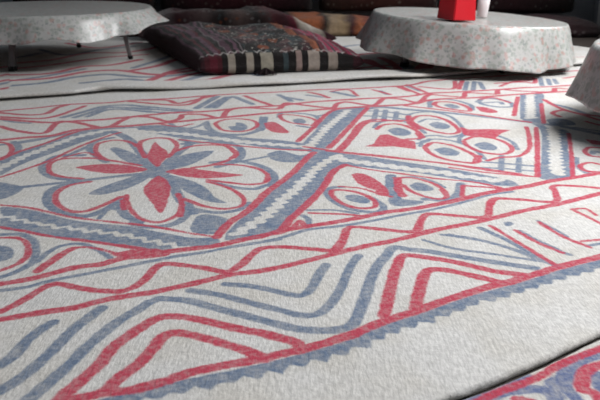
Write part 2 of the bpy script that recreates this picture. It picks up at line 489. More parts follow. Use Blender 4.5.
def inside(X, P):
    r = np.zeros(len(X), bool)
    for a, b in zip(P, np.roll(P, -1, axis=0)):
        c = ((a[1] > X[:, 1]) != (b[1] > X[:, 1]))
        xi = (b[0] - a[0]) * (X[:, 1] - a[1]) / ((b[1] - a[1]) or 1e-9) + a[0]
        r ^= c & (X[:, 0] < xi)
    return r

def dye_fields(X, items, wscale=1.0):
    """signed distance of every point to the red, blue and undyed lines"""
    F = {k: np.full(len(X), 0.05) for k in 'RBW'}
    rng = np.random.default_rng(3)
    for code, w, P in items:
        w = w * wscale
        key = code[0] if code[0] in 'RBW' else 'B'
        fill = code[1:] in ('F', 'P')
        if code == 'W':
            P = resample(spline(P), 0.020); N = normals(P)
            P = P + N * (0.009 * (-1.0) ** np.arange(len(P)) + rng.normal(0, 0.002, len(P)))[:, None]
        elif code == 'S':
            P = resample(spline(P), 0.019); N = normals(P)
            saw = np.where(np.arange(len(P)) % 2 == 0, 0.45, 1.05) + rng.normal(0, 0.08, len(P))
            P = np.vstack([P + N * 0.55 * w, (P - N * (w * saw)[:, None])[::-1]]); fill = True
        elif not fill:
            P = spline(P)
        elif code[1:] == 'F':
            k = 4; P = spline(np.vstack([P[-2:], P, P[:2]]), k)[2 * k:-2 * k]
        lo = P.min(0) - w - 0.05; hi = P.max(0) + w + 0.05
        idx = np.where((X[:, 0] > lo[0]) & (X[:, 0] < hi[0]) & (X[:, 1] > lo[1]) & (X[:, 1] < hi[1]))[0]
        if not len(idx): continue
        Y = X[idx]
        if fill:
            d = seg_dist(Y, np.vstack([P, P[:1]]))
            d = np.where(inside(Y, P), -d, d)
        else:
            d = seg_dist(Y, P) - w / 2
        F[key][idx] = np.minimum(F[key][idx], d)
    return F

def felt_material(name, base=(0.655, 0.645, 0.63), red=(0.46, 0.036, 0.070), blue=(0.095, 0.135, 0.208), soft=0.0032):
    b = NT(name); v = b.coord()
    n1 = b.noise(v, 30, 3, 0.6); n2 = b.noise(v, 170, 2, 0.6); n3 = b.noise(v, 7, 2); n4 = b.noise(v, 90, 3, 0.65)
    j = b.math('ADD', b.math('MULTIPLY', b.math('SUBTRACT', n1, 0.5), 0.010), b.math('MULTIPLY', b.math('SUBTRACT', n2, 0.5), 0.006))
    def mask(a):
        return b.ramp(b.math('ADD', b.attr(a), j), soft, -soft)
    # the dye is blotchy: it lets the wool show through in places
    dens_r = b.ramp(n4, 0.28, 0.62, 0.70, 1.0)
    dens_b = b.ramp(b.math('ADD', b.math('MULTIPLY', n4, 0.6), b.math('MULTIPLY', n1, 0.4)), 0.30, 0.64, 0.50, 1.0)
    wool = b.mix(b.ramp(n4, 0.3, 0.7), tuple(c * 0.90 for c in base), tuple(min(1, c * 1.07) for c in base))
    strk = b.noise(b.coord((1, 0.22, 1)), 210, 2, 0.6)
    wool = b.mix(b.ramp(strk, 0.36, 0.66), b.mix(1.0, wool, (0.87, 0.87, 0.87), 'MULTIPLY'), wool)
    wool = b.mix(b.ramp(n3, 0.35, 0.7), wool, b.mix(1.0, wool, (0.93, 0.91, 0.87), 'MULTIPLY'))
    mb = b.math('MULTIPLY', b.math('MULTIPLY', mask('blue_distance'), b.math('SUBTRACT', 1.0, mask('bare_distance'))), dens_b)
    mr = b.math('MULTIPLY', mask('red_distance'), dens_r)
    bl = b.mix(n1, blue, tuple(c * 1.35 for c in blue))
    rd = b.mix(n1, tuple(c * 0.92 for c in red), (red[0] * 1.05, red[1] * 1.5, red[2] * 1.4))
    c = b.mix(mr, b.mix(mb, wool, bl), rd)
    hair = strk
    h = b.math('ADD', b.math('MULTIPLY', n4, 0.6), b.math('ADD', b.math('MULTIPLY', hair, 0.7), b.math('MULTIPLY', n1, 0.35)))
    b.bump(h, 0.42, 0.005)
    return b.done(c, 0.95, 0.08, 0.15)

def curve_at(P, s):
    return np.stack([np.interp(s, P[:, 0], P[:, 1]), np.interp(s, P[:, 0], P[:, 2])], -1)

def make_rug(name, near, far, ns, nt, items, mat, z_top, z_bot, warp=1.0, wscale=1.0, wob=0.0025, fold=None):
    """near, far: outline curves as rows of (s, x, y); z_top/z_bot: functions of (s, t) in metres"""
    s = np.linspace(0, 1, ns); t = np.linspace(0, 1, nt) ** warp
    A = curve_at(near, s); Bc = curve_at(far, s)
    XY = A[:, None, :] * (1 - t)[None, :, None] + Bc[:, None, :] * t[None, :, None]
    X = XY.reshape(-1, 2)
    q = X if fold is None else fold(X)
    F = dye_fields(q, items, wscale)
    SS = np.repeat(s, nt); TT = np.tile(t, ns)
    zt = z_top(SS, TT); zb = z_bot(SS, TT)
    und = wob * (np.sin(X[:, 0] * 9 + X[:, 1] * 5) + 0.8 * np.sin(X[:, 0] * 5 - X[:, 1] * 11 + 1.0) + 0.5 * np.sin(X[:, 0] * 19 + X[:, 1] * 16))
    zt = zt + und
    n = ns * nt
    # border loop for the edge
    idx = np.arange(n).reshape(ns, nt)
    loop = np.concatenate([idx[:, 0], idx[-1, 1:], idx[-2::-1, -1], idx[0, -2:0:-1]])
    cen = X.mean(0)
    Lx = X[loop]
    # outward normals of the outline
    d = np.roll(Lx, -1, 0) - np.roll(Lx, 1, 0); d /= np.maximum(1e-9, np.linalg.norm(d, axis=1))[:, None]
    N = np.stack([d[:, 1], -d[:, 0]], 1)
    rag = np.convolve(np.random.default_rng(5).normal(0, 0.0022, len(loop) + 8), np.ones(9) / 9, 'valid')
    th = (zt - zb)[loop]
    r1 = Lx + N * (0.32 * th + rag)[:, None]; z1 = zt[loop] - 0.28 * th
    r2 = Lx + N * (0.38 * th + rag)[:, None]; z2 = zt[loop] - 0.68 * th
    r3 = Lx + N * (0.20 * th)[:, None]; z3 = zb[loop]
    m = len(loop)
    V = np.vstack([np.column_stack([X, zt]), np.column_stack([r1, z1]), np.column_stack([r2, z2]), np.column_stack([r3, z3]), np.column_stack([X[loop] - N * 0.0, zb[loop]])])
    faces = []
    a = idx[:-1, :-1].ravel(); b = idx[1:, :-1].ravel(); c = idx[1:, 1:].ravel(); e = idx[:-1, 1:].ravel()
    quads = np.column_stack([a, b, c, e])
    k = np.arange(m); k2 = (k + 1) % m
    rings = [loop, n + k, n + m + k, n + 2 * m + k, n + 3 * m + k]
    side = [np.column_stack([r[k], q_[k], q_[k2], r[k2]]) for r, q_ in zip(rings[:-1], rings[1:])]
    allq = np.vstack([quads] + side)
    # underside as a coarse grid of its own
    us = np.unique(np.linspace(0, ns - 1, 30).astype(int)); ut = np.unique(np.linspace(0, nt - 1, 20).astype(int))
    off = len(V); ids = idx[np.ix_(us, ut)]
    V = np.vstack([V, np.column_stack([X[ids.ravel()], zb[ids.ravel()]])])
    ug = off + np.arange(len(us) * len(ut)).reshape(len(us), len(ut))
    und_q = np.column_stack([ug[:-1, :-1].ravel(), ug[:-1, 1:].ravel(), ug[1:, 1:].ravel(), ug[1:, :-1].ravel()])
    allq = np.vstack([allq, und_q])
    me = bpy.data.meshes.new(name)
    me.vertices.add(len(V)); me.vertices.foreach_set('co', V.ravel().astype(np.float32))
    me.loops.add(allq.size); me.loops.foreach_set('vertex_index', allq.ravel().astype(np.int32))
    me.polygons.add(len(allq)); me.polygons.foreach_set('loop_start', (np.arange(len(allq)) * 4).astype(np.int32))
    me.update(calc_edges=True); me.validate()
    for nm, key in (('red_distance', 'R'), ('blue_distance', 'B'), ('bare_distance', 'W')):
        at = me.attributes.new(nm, 'FLOAT', 'POINT')
        vals = np.full(len(V), 0.05, np.float32)
        vals[:n] = F[key]
        for q_ in range(4): vals[n + q_ * m: n + (q_ + 1) * m] = F[key][loop] + 0.02
        at.data.foreach_set('value', vals)
    return link(name, me, mat)

# ------------------------------------------------------------------ the room
M_floor = plain('dark_boards', (0.045, 0.035, 0.03), 0.6, 0.3, var=0.3, scale=8)
M_wall = plain('dim_plaster', (0.42, 0.44, 0.47), 0.9, 0.1, var=0.06, scale=5)
M_back = plain('dark_back_plaster', (0.06, 0.045, 0.042), 0.9, 0.1, var=0.2, scale=6)
M_trim = plain('white_paint', (0.62, 0.61, 0.60), 0.55, 0.3, var=0.05)

tag(box('floor', (-3.4, 2.6, -0.8, 6.7, -0.1, 0.0), M_floor), kind='structure')
tag(box('wall_back', (-3.4, 2.6, 6.6, 6.75, 0.0, 4.7), M_wall), kind='structure')
bm = bmesh.new()
add_box(bm, 2.45, 2.6, -0.8, 1.1, 0, 4.7); add_box(bm, 2.45, 2.6, 4.3, 4.6, 0, 4.7); add_box(bm, 2.45, 2.6, 5.9, 6.6, 0, 4.7); add_box(bm, 2.45, 2.6, 4.6, 5.9, 0, 1.0); add_box(bm, 2.45, 2.6, 4.6, 5.9, 3.2, 4.7)  # rear opening is made up, lets the added back fill in
add_box(bm, 2.45, 2.6, 1.1, 4.3, 0, 1.0); add_box(bm, 2.45, 2.6, 1.1, 4.3, 4.5, 4.7)
tag(from_bm('wall_right', bm, M_wall, smooth=False), kind='structure')
bm = bmesh.new()
for y0, y1, z0, z1 in ((1.1, 1.16, 1.0, 4.5), (4.24, 4.3, 1.0, 4.5), (1.16, 4.24, 1.0, 1.06), (1.16, 4.24, 4.44, 4.5)):
    add_box(bm, 2.46, 2.54, y0, y1, z0, z1)
tag(from_bm('window_1', bm, M_trim, smooth=False), kind='structure')
bm = bmesh.new()
for y0, y1, z0, z1 in ((4.6, 4.66, 1.0, 3.2), (5.84, 5.9, 1.0, 3.2), (4.66, 5.84, 1.0, 1.06), (4.66, 5.84, 3.14, 3.2)):
    add_box(bm, 2.46, 2.54, y0, y1, z0, z1)
tag(from_bm('added_window_2', bm, M_trim, smooth=False), kind='structure')  # unseen frame, added around the opening for the back fill
bm = bmesh.new()
for x0, x1, d in ((2.30, 2.345, 0.05), (2.345, 2.40, 0.03), (2.40, 2.449, 0.06)):
    add_box(bm, x0, x1, 6.02 - d, 6.10, 0.0, 2.3, 0.006)
tag(from_bm('trim_1', bm, M_trim, smooth=False), kind='structure')

# ------------------------------------------------------------------ the three felt rugs
M_felt = felt_material('dyed_felt')
M_felt_dense = felt_material('dyed_felt_lower', blue=(0.085, 0.115, 0.225))
main_items = parse(MAIN_PATTERN); far_items = parse(FAR_PATTERN); near_items = parse(NEAR_PATTERN)

DIRX = np.array([0.90, 0.4359])          # run of the borders
def main_fold(X):
    # outside the traced stretch the border pattern simply repeats along the rug
    u = (X - np.array([0.0, 2.0])) @ DIRX
    v = (X - np.array([0.0, 2.0])) @ np.array([-0.4359, 0.90])
    lim = -0.785 + 0.097 * v
    out = X.copy(); T = 1.62
    for _ in range(2):
        m = u < lim; out[m] += DIRX * T; u = np.where(m, u + T, u)
    return out

near_curve = np.array([[0, -1.45, -0.20], [0.20, -0.62, 0.36], [0.34, -0.02, 0.80], [0.385, 0.10, 0.91], [0.42, 0.19, 0.974], [0.455, 0.278, 1.023], [0.50, 0.386, 1.095], [0.53, 0.456, 1.147], [0.555, 0.517, 1.19], [0.70, 0.98, 1.50], [1.0, 2.05, 2.20]])
far_edge = [(-1.276, 3.242), (-1.185, 3.287), (-0.989, 3.356), (-0.9, 3.441), (-0.659, 3.478), (-0.438, 3.53), (-0.094, 3.623), (0.169, 3.706), (0.543, 3.794), (0.926, 3.964), (1.221, 4.098), (1.536, 4.24)]
fe = np.array([(-2.6, 2.70)] + far_edge + [(2.15, 4.50)])
seg = np.concatenate([[0], np.cumsum(np.linalg.norm(np.diff(fe, axis=0), axis=1))]); seg /= seg[-1]
far_curve = np.column_stack([seg, fe[:, 0] - 0.03, fe[:, 1] + 0.09])
def sm(a, b, x):
    t = np.clip((x - a) / (b - a), 0, 1); return t * t * (3 - 2 * t)
rug = make_rug('felt_rug', near_curve, far_curve, 760, 420, main_items, M_felt,
               lambda s, t: 0.0 * s + RUG_TOP, lambda s, t: 0.0 * s + 0.0005, warp=1.25, wob=0.0010, fold=main_fold)
tag(rug, 'large cream felt rug with red and blue flower and zigzag pattern in the foreground', 'rug')

# the rug beyond lies with its front edge over the main rug
front = np.column_stack([seg, fe[:, 0] + 0.004, fe[:, 1] - 0.010])
back = np.array([[0, -2.9, 5.62], [0.5, -0.4, 5.64], [1, 1.52, 5.66]])
def far_fold(X):
    out = X.copy()
    for _ in range(2):
        m = out[:, 0] < -0.37 * out[:, 1] - 0.03; out[m] += np.array([1.0, 0.38])
    return out
def far_top(s, t):
    d = t * np.interp(s, [0, 1], [2.9, 1.16])
    lift = 0.006 + 0.004 * np.sin(s * 23) + 0.003 * np.sin(s * 51 + 1)
    return 0.016 + (0.018 + lift) * (1 - 0.15 * sm(0.75, 0.88, s)) * (1 - sm(0.115, 0.28, d))
def far_bot(s, t):
    return np.maximum(far_top(s, t) - 0.0145, 0.0005)
rug2 = make_rug('felt_rug', front, back, 420, 260, far_items, M_felt, far_top, far_bot, warp=1.5, wob=0.0006, fold=far_fold)
tag(rug2, 'cream felt rug further back, lying under the dark kilim cushion and floral-clothed tables', 'rug')

nb = near_curve.copy(); nb[:, 1] += 0.010; nb[:, 2] -= 0.016
na = np.array([[0, -0.95, -0.75], [0.3, 0.05, -0.25], [0.42, 0.35, 0.05], [0.56, 0.80, 0.35], [1.0, 2.2, 1.2]])
rug3 = make_rug('felt_rug', na, nb, 420, 200, near_items, M_felt_dense,
                lambda s, t: 0.0 * s + 0.010, lambda s, t: 0.0 * s + 0.0005, warp=0.7, wob=0.0005)
tag(rug3, 'blue and red patterned felt rug showing at the lower right corner below the cream border', 'rug')

# ------------------------------------------------------------------ low round tables
def oilcloth(name, base=(0.47, 0.47, 0.455)):
    b = NT(name); v = b.coord()
    def blobs(scale, thr, seedoff):
        vo = b.new('ShaderNodeTexVoronoi'); vo.inputs['Scale'].default_value = scale
        mp = b.new('ShaderNodeMapping'); mp.inputs['Location'].default_value = (seedoff, seedoff * 1.7, seedoff * 0.6)
        b.t.links.new(v, mp.inputs[0])
        wn = b.new('ShaderNodeTexNoise'); wn.inputs['Scale'].default_value = 40; b.t.links.new(mp.outputs[0], wn.inputs['Vector'])
        ad = b.new('ShaderNodeVectorMath', operation='MULTIPLY_ADD'); b.t.links.new(wn.outputs['Color'], ad.inputs[0])
        ad.inputs[1].default_value = (0.03, 0.03, 0.03); b.t.links.new(mp.outputs[0], ad.inputs[2])
        b.t.links.new(ad.outputs[0], vo.inputs['Vector'])
        pick = b.new('ShaderNodeSeparateColor'); b.t.links.new(vo.outputs['Color'], pick.inputs[0])
        return b.ramp(vo.outputs['Distance'], thr + 0.06, thr - 0.06), pick.outputs[0]
    g1, p1 = blobs(42, 0.46, 0.0); r1, p2 = blobs(30, 0.36, 3.3); d1, p3 = blobs(64, 0.32, 7.1)
    g1 = b.math('MULTIPLY', g1, b.ramp(p1, 0.08, 0.12)); r1 = b.math('MULTIPLY', r1, b.ramp(p2, 0.35, 0.4))
    d1 = b.math('MULTIPLY', d1, b.ramp(p3, 0.5, 0.55))
    c = b.mix(b.math('MULTIPLY', g1, 0.5), base, b.mix(p1, (0.16, 0.21, 0.16), (0.30, 0.34, 0.30)))
    c = b.mix(b.math('MULTIPLY', r1, 0.5), c, b.mix(p2, (0.50, 0.12, 0.11), (0.48, 0.28, 0.24)))
    c = b.mix(b.math('MULTIPLY', d1, 0.45), c, (0.12, 0.15, 0.18))
    b.bump(b.noise(v, 18, 2), 0.15, 0.01)
    return b.done(c, 0.30, 0.6)
M_cloth = oilcloth('floral_oilcloth')
M_wood = plain('tabletop_board', (0.25, 0.17, 0.11), 0.6)
M_leg = plain('grey_painted_tube', (0.22, 0.21, 0.21), 0.45, 0.4, 0.3)
M_cap = plain('black_rubber', (0.012, 0.012, 0.012), 0.7)

def bell(th, c, w):
    d = (th - c + math.pi) % (2 * math.pi) - math.pi
    return math.exp(-(d / w) ** 2)

def tablecloth(center, R, top, drop, flare, folds, tilt=(0, 0), seed=1, sharp=1.0, ridges=()):
    """round top, rounded rim and a hanging skirt with folds; drop, flare: functions of the angle"""
    nth = 256; prof_in = 14; nsk = 22
    rnd = random.Random(seed); me = bpy.data.meshes.new('tablecloth')
    V = [(0, 0, top)]; F = []
    def ring(fn):
        base = len(V)
        for i in range(nth): V.append(fn(2 * math.pi * i / nth))
        return base
    rings = []
    for k in range(1, prof_in + 1):
        r = R * k / prof_in * 0.985
        rings.append(ring(lambda th: (r * math.cos(th), r * math.sin(th), top + 0.0012 * math.sin(3 * th + r * 9) * (r / R))))
    for k in range(0, nsk + 1):
        u = k / nsk
        def fn(th):
            L = drop(th); fl = flare(th)
            w = sum(a * math.cos(n * th + p) for n, a, p in folds)
            w += sum(a * bell(th, c, q) for c, q, a in ridges)
            w = math.copysign(abs(w) ** sharp, w) if sharp != 1.0 else w
            ease = u ** 1.25
            r = R + 0.010 * (1 - math.exp(-u * 14)) + fl * L * (u ** 1.1) + w * ease
            z = top - 0.006 * (1 - math.exp(-u * 20)) - L * u * math.sqrt(max(0.15, 1 - (0.75 * fl) ** 2))
            return (r * math.cos(th), r * math.sin(th), z)
        rings.append(ring(fn))
    for i in range(nth):
        j = (i + 1) % nth
        F.append((0, rings[0] + i, rings[0] + j))
        for a, b in zip(rings[:-1], rings[1:]):
            F.append((a + i, b + i, b + j, a + j))
    me.from_pydata(V, [], F); me.update()
    o = link('tablecloth', me, M_cloth)
    o.location = center; o.rotation_euler = (tilt[0], tilt[1], 0)
    so = o.modifiers.new('thickness', 'SOLIDIFY'); so.thickness = 0.0016; so.offset = 1
    return o

def low_table(label, center, R, top, leg_angle, leg_r, splay, feet_z, tilt=(0, 0)):
    t = empty('low_round_table', (center[0], center[1], 0))
    bm = bmesh.new()
    bmesh.ops.create_cone(bm, cap_ends=True, segments=96, radius1=R - 0.004, radius2=R - 0.004, depth=0.018)
    for v in bm.verts: v.co.z += top - 0.0105
    bmesh.ops.bevel(bm, geom=[e for e in bm.edges if abs(e.verts[0].co.z - e.verts[1].co.z) < 1e-6], offset=0.004, segments=2, affect='EDGES')
    tt = from_bm('tabletop', bm, M_wood, t); tt.rotation_euler = (tilt[0], tilt[1], 0)
    bm = bmesh.new()
    bmesh.ops.create_circle(bm, segments=48, radius=leg_r * 0.93)
    ed = bmesh.ops.extrude_edge_only(bm, edges=bm.edges[:])
    for v in [g for g in ed['geom'] if isinstance(g, bmesh.types.BMVert)]: v.co.z += 0.032
    for v in bm.verts: v.co.z += top - 0.058
    fr = from_bm('apron_ring', bm, M_leg, t); sd = fr.modifiers.new('t', 'SOLIDIFY'); sd.thickness = 0.012
    fr.rotation_euler = (tilt[0], tilt[1], 0)
    for k in range(4):
        a = leg_angle + k * math.pi / 2
        fx, fy = leg_r * math.cos(a), leg_r * math.sin(a)
        tx, ty = (leg_r - splay) * math.cos(a), (leg_r - splay) * math.sin(a)
        z0 = feet_z[k]; tz = top - tx * math.tan(tilt[1])
        def tube(w, za, zb):
            bm = bmesh.new()
            r = bmesh.ops.create_cube(bm, size=1.0)
            for v in r['verts']:
                z = za if v.co.z < 0 else zb
                f = (z - z0) / (tz - 0.025 - z0)
                x, y = v.co.x * w, v.co.y * w
                v.co = Vector((fx + (tx - fx) * f + x * math.cos(a) - y * math.sin(a), fy + (ty - fy) * f + x * math.sin(a) + y * math.cos(a), z))
            bmesh.ops.bevel(bm, geom=bm.edges[:], offset=w * 0.16, segments=2, affect='EDGES')
            for v in bm.verts: v.co.z = min(zb, max(za, v.co.z))
            return bm
        lg = from_bm('leg', tube(0.021, z0 + 0.012, tz - 0.027), M_leg, t, False)
        from_bm('rubber_foot', tube(0.026, z0, z0 + 0.024), M_cap, lg, False)
    return tag(t, label, 'table')

def ripple(terms, base):
    return lambda th: base + sum(a * math.cos(n * th + p) for n, a, p in terms)

GT = 0.0180        # top of the rug beyond
# left table
C1 = (-1.46, 4.52)
low_table('low round table with grey metal legs at the upper left under a floral cloth', C1, 0.59, 0.301, math.radians(-95), 0.485, 0.05, (GT,) * 4)
t1 = tablecloth((C1[0], C1[1], 0), 0.597, 0.303, lambda th: 0.122 - 0.045 * bell(th, 0.0, 0.45) + 0.010 * math.cos(8 * th + 0.6) + 0.006 * math.cos(13 * th),
                lambda th: 0.36 + 0.62 * bell(th, 0.0, 0.40),
                [(10, 0.012, 0.3), (16, 0.007, 1.2), (7, 0.012, 2.2), (23, 0.004, 0.5)], seed=3, ridges=((-1.02, 0.09, 0.035), (-1.28, 0.10, -0.020), (-0.55, 0.09, 0.030), (-1.75, 0.10, 0.025)))
tag(t1, 'white floral oilcloth with a short scalloped drop on the left table, legs showing below', 'tablecloth', 'floral oilcloths')
# middle table, standing across the rug edge and so a little out of level
C2 = (0.91, 4.32); TILT2 = math.radians(3.4)
low_table('low round table hidden under the floral cloth that carries the red box', C2, 0.513, 0.270, math.radians(21), 0.37, 0.03, (GT, GT, GT, 0.0168), (0, TILT2))
t2 = tablecloth((C2[0], C2[1], 0), 0.52, 0.272, lambda th: 0.188 + 0.010 * math.cos(th) - 0.014 * math.sin(th) - 0.030 * bell(th, -0.40, 0.40) + 0.006 * math.cos(7 * th + 1),
                lambda th: 0.30 + 0.10 * bell(th, math.pi, 0.6),
                [(9, 0.012, 0.3), (15, 0.008, 1.2), (6, 0.012, 2.2), (26, 0.003, 0.5)], (0, TILT2), seed=5, ridges=((-1.14, 0.08, 0.042), (-0.93, 0.07, -0.035), (-0.70, 0.08, 0.030), (-1.75, 0.10, 0.018), (-2.75, 0.10, 0.024), (-2.45, 0.10, -0.018)))
tag(t2, 'white floral oilcloth hanging nearly to the floor on the middle table, red box on top', 'tablecloth', 'floral oilcloths')
# right table, mostly out of frame
C3 = (1.57, 2.66)
low_table('low round table at the right edge of the photo, hidden under its floral cloth', C3, 0.523, 0.303, math.radians(45), 0.40, 0.03, (0.0168,) * 4)
t3 = tablecloth((C3[0], C3[1], 0), 0.53, 0.305, lambda th: 0.188 + 0.008 * math.cos(5 * th), lambda th: 0.27 + 0.05 * math.cos(2 * th),
                [(9, 0.010, 1.3), (15, 0.007, 0.2), (6, 0.010, 1.2), (26, 0.003, 0.5)], seed=8)
tag(t3, 'white floral oilcloth on the table cut off by the right edge of the photo', 'tablecloth', 'floral oilcloths')

# red box and napkins on the middle table
def top2(x, y): return 0.2800 - (x - C2[0]) * math.tan(TILT2)
M_red = plain('red_plastic', (0.62, 0.012, 0.022), 0.35, 0.5, var=0.05)
M_paper = plain('white_paper', (0.80, 0.74, 0.75), 0.8, 0.2, var=0.04)
bx = empty('napkin_box', (0.785, 3.965, top2(0.785, 3.965)), math.radians(28))
bx.rotation_euler = (0, TILT2, math.radians(28))
def frustum(x0, y0, x1, y1, z0, z1, bev):
    bm = bmesh.new(); r = bmesh.ops.create_cube(bm, size=1.0)
    for v in r['verts']:
        lo = v.co.z < 0
        v.co = Vector((v.co.x * (x0 if lo else x1), v.co.y * (y0 if lo else y1), z0 if lo else z1))
    bmesh.ops.bevel(bm, geom=bm.edges[:], offset=bev, segments=3, affect='EDGES')
    return bm
from_bm('box_body', frustum(0.140, 0.140, 0.122, 0.122, 0.0, 0.15, 0.004), M_red, bx, False)
from_bm('box_rim', frustum(0.126, 0.126, 0.126, 0.126, 0.146, 0.160, 0.003), M_red, bx, False)
bm = bmesh.new()
for k in range(9):
    a = -0.5 + k * 0.125
    vs = [bm.verts.new((a * 0.06 + 0.004 * math.sin(k), y, z)) for y, z in ((-0.045, 0.158), (0.045, 0.158), (0.05, 0.205 + 0.006 * math.sin(k * 2)), (-0.05, 0.20))]
    bm.faces.new(vs)
nk = from_bm('paper_napkins', bm, M_paper, bx, False); nk.modifiers.new('t', 'SOLIDIFY').thickness = 0.002
tag(bx, 'red tapered napkin box standing on the middle floral-clothed table', 'box')
bm = bmesh.new()
prof = [(0.0, 0.0), (0.024, 0.0), (0.027, 0.004), (0.030, 0.05), (0.033, 0.10), (0.0315, 0.10), (0.028, 0.05), (0.024, 0.006), (0.0, 0.006)]
rings = []
for r_, z_ in prof:
    rings.append([bm.verts.new((max(r_, 1e-4) * math.cos(i * math.pi / 16), max(r_, 1e-4) * math.sin(i * math.pi / 16), z_)) for i in range(32)])
for a, b_ in zip(rings[:-1], rings[1:]):
    for i in range(32): bm.faces.new((a[i], a[(i + 1) % 32], b_[(i + 1) % 32], b_[i]))
cp = from_bm('paper_cup', bm, M_paper); cp.location = (0.980, 4.25, top2(0.980, 4.25)); cp.rotation_euler = (0, TILT2, 0)
tag(cp, 'white cup partly hidden behind the red box on the middle table', 'cup')

# ------------------------------------------------------------------ kilim cushions, mattresses, bolsters
def pillow(corners, h, base_z, nu=110, nv=90, front_h=0.06, power=0.42, sag=None, seed=0):
    """stuffed bag on the ground: corners are front-left, front-right, back-right, back-left; keeps u,v,side attributes"""
    c = [Vector((x, y)) for x, y in corners]
    V = []; U = []; W = []; SD = []
    def pos(u, v): return (c[0] * (1 - u) + c[1] * u) * (1 - v) + (c[3] * (1 - u) + c[2] * u) * v
    def prof(u, v):
        e = min(1.0, (max(0, 1 - abs(2 * u - 1) ** 5)) ** power) * min(1.0, (max(0, 1 - abs(2 * v - 1) ** 5)) ** power)
        return e
    rnd = random.Random(seed); off = rnd.uniform(0, 50)
    grid = {}
    for lay in (0, 1):
        for i in range(nu + 1):
            for j in range(nv + 1):
                u, v = i / nu, j / nv
                uu = 0.5 - 0.5 * math.cos(math.pi * u); vv = 0.5 - 0.5 * math.cos(math.pi * v)
                uu = 0.6 * uu + 0.4 * u; vv = 0.6 * vv + 0.4 * v
                p = pos(uu, vv); e = prof(uu, vv)
                n = mnoise.noise(Vector((p.x * 5 + off, p.y * 5, 0))) * 0.16 + mnoise.noise(Vector((p.x * 14 + off, p.y * 14, 2))) * 0.05
                if lay == 1:
                    hh = h * (1 + n) if sag is None else h * sag(uu, vv) * (1 + n)
                    z = base_z + front_h * 0.5 + (hh - front_h * 0.5) * e
                else:
                    z = base_z + front_h * 0.5 * (1 - min(1.0, e * 1.6))
                if lay == 0 and (i in (0, nu) or j in (0, nv)):
                    grid[(0, i, j)] = grid.get((1, i, j), None)
                grid[(lay, i, j)] = len(V)
                V.append((p.x, p.y, z)); U.append(uu); W.append(vv); SD.append(float(lay))
    F = []
    for i in range(nu):
        for j in range(nv):
            F.append((grid[(1, i, j)], grid[(1, i + 1, j)], grid[(1, i + 1, j + 1)], grid[(1, i, j + 1)]))
            F.append((grid[(0, i, j)], grid[(0, i, j + 1)], grid[(0, i + 1, j + 1)], grid[(0, i + 1, j)]))
    per = [(i, 0) for i in range(nu)] + [(nu, j) for j in range(nv)] + [(i, nv) for i in range(nu, 0, -1)] + [(0, j) for j in range(nv, 0, -1)]
    for a, b in zip(per, per[1:] + per[:1]):
        F.append((grid[(0, *a)], grid[(0, *b)], grid[(1, *b)], grid[(1, *a)]))
    me = bpy.data.meshes.new('pillow'); me.from_pydata(V, [], F); me.update()
    for nm, vals in (('u', U), ('v', W), ('top', SD)):
        at = me.attributes.new(nm, 'FLOAT', 'POINT'); at.data.foreach_set('value', vals)
    return me

MAROON = (0.095, 0.012, 0.022); DKMAR = (0.035, 0.010, 0.014); PURP = (0.085, 0.035, 0.055); BLK = (0.012, 0.010, 0.010)
GREY = (0.16, 0.145, 0.145); BEIGE = (0.30, 0.265, 0.22); RUST = (0.17, 0.045, 0.018); TEAL = (0.035, 0.05, 0.055); PINK = (0.27, 0.030, 0.07)

def weave(b, c):
    v = b.coord()
    n = b.noise(v, 260, 2, 0.6); m = b.noise(v, 35, 3, 0.6)
    c = b.mix(b.ramp(m, 0.3, 0.75), b.mix(1.0, c, (0.72, 0.72, 0.72), 'MULTIPLY'), c)
    b.bump(b.math('ADD', n, b.math('MULTIPLY', m, 1.5)), 0.6, 0.006)
    return c

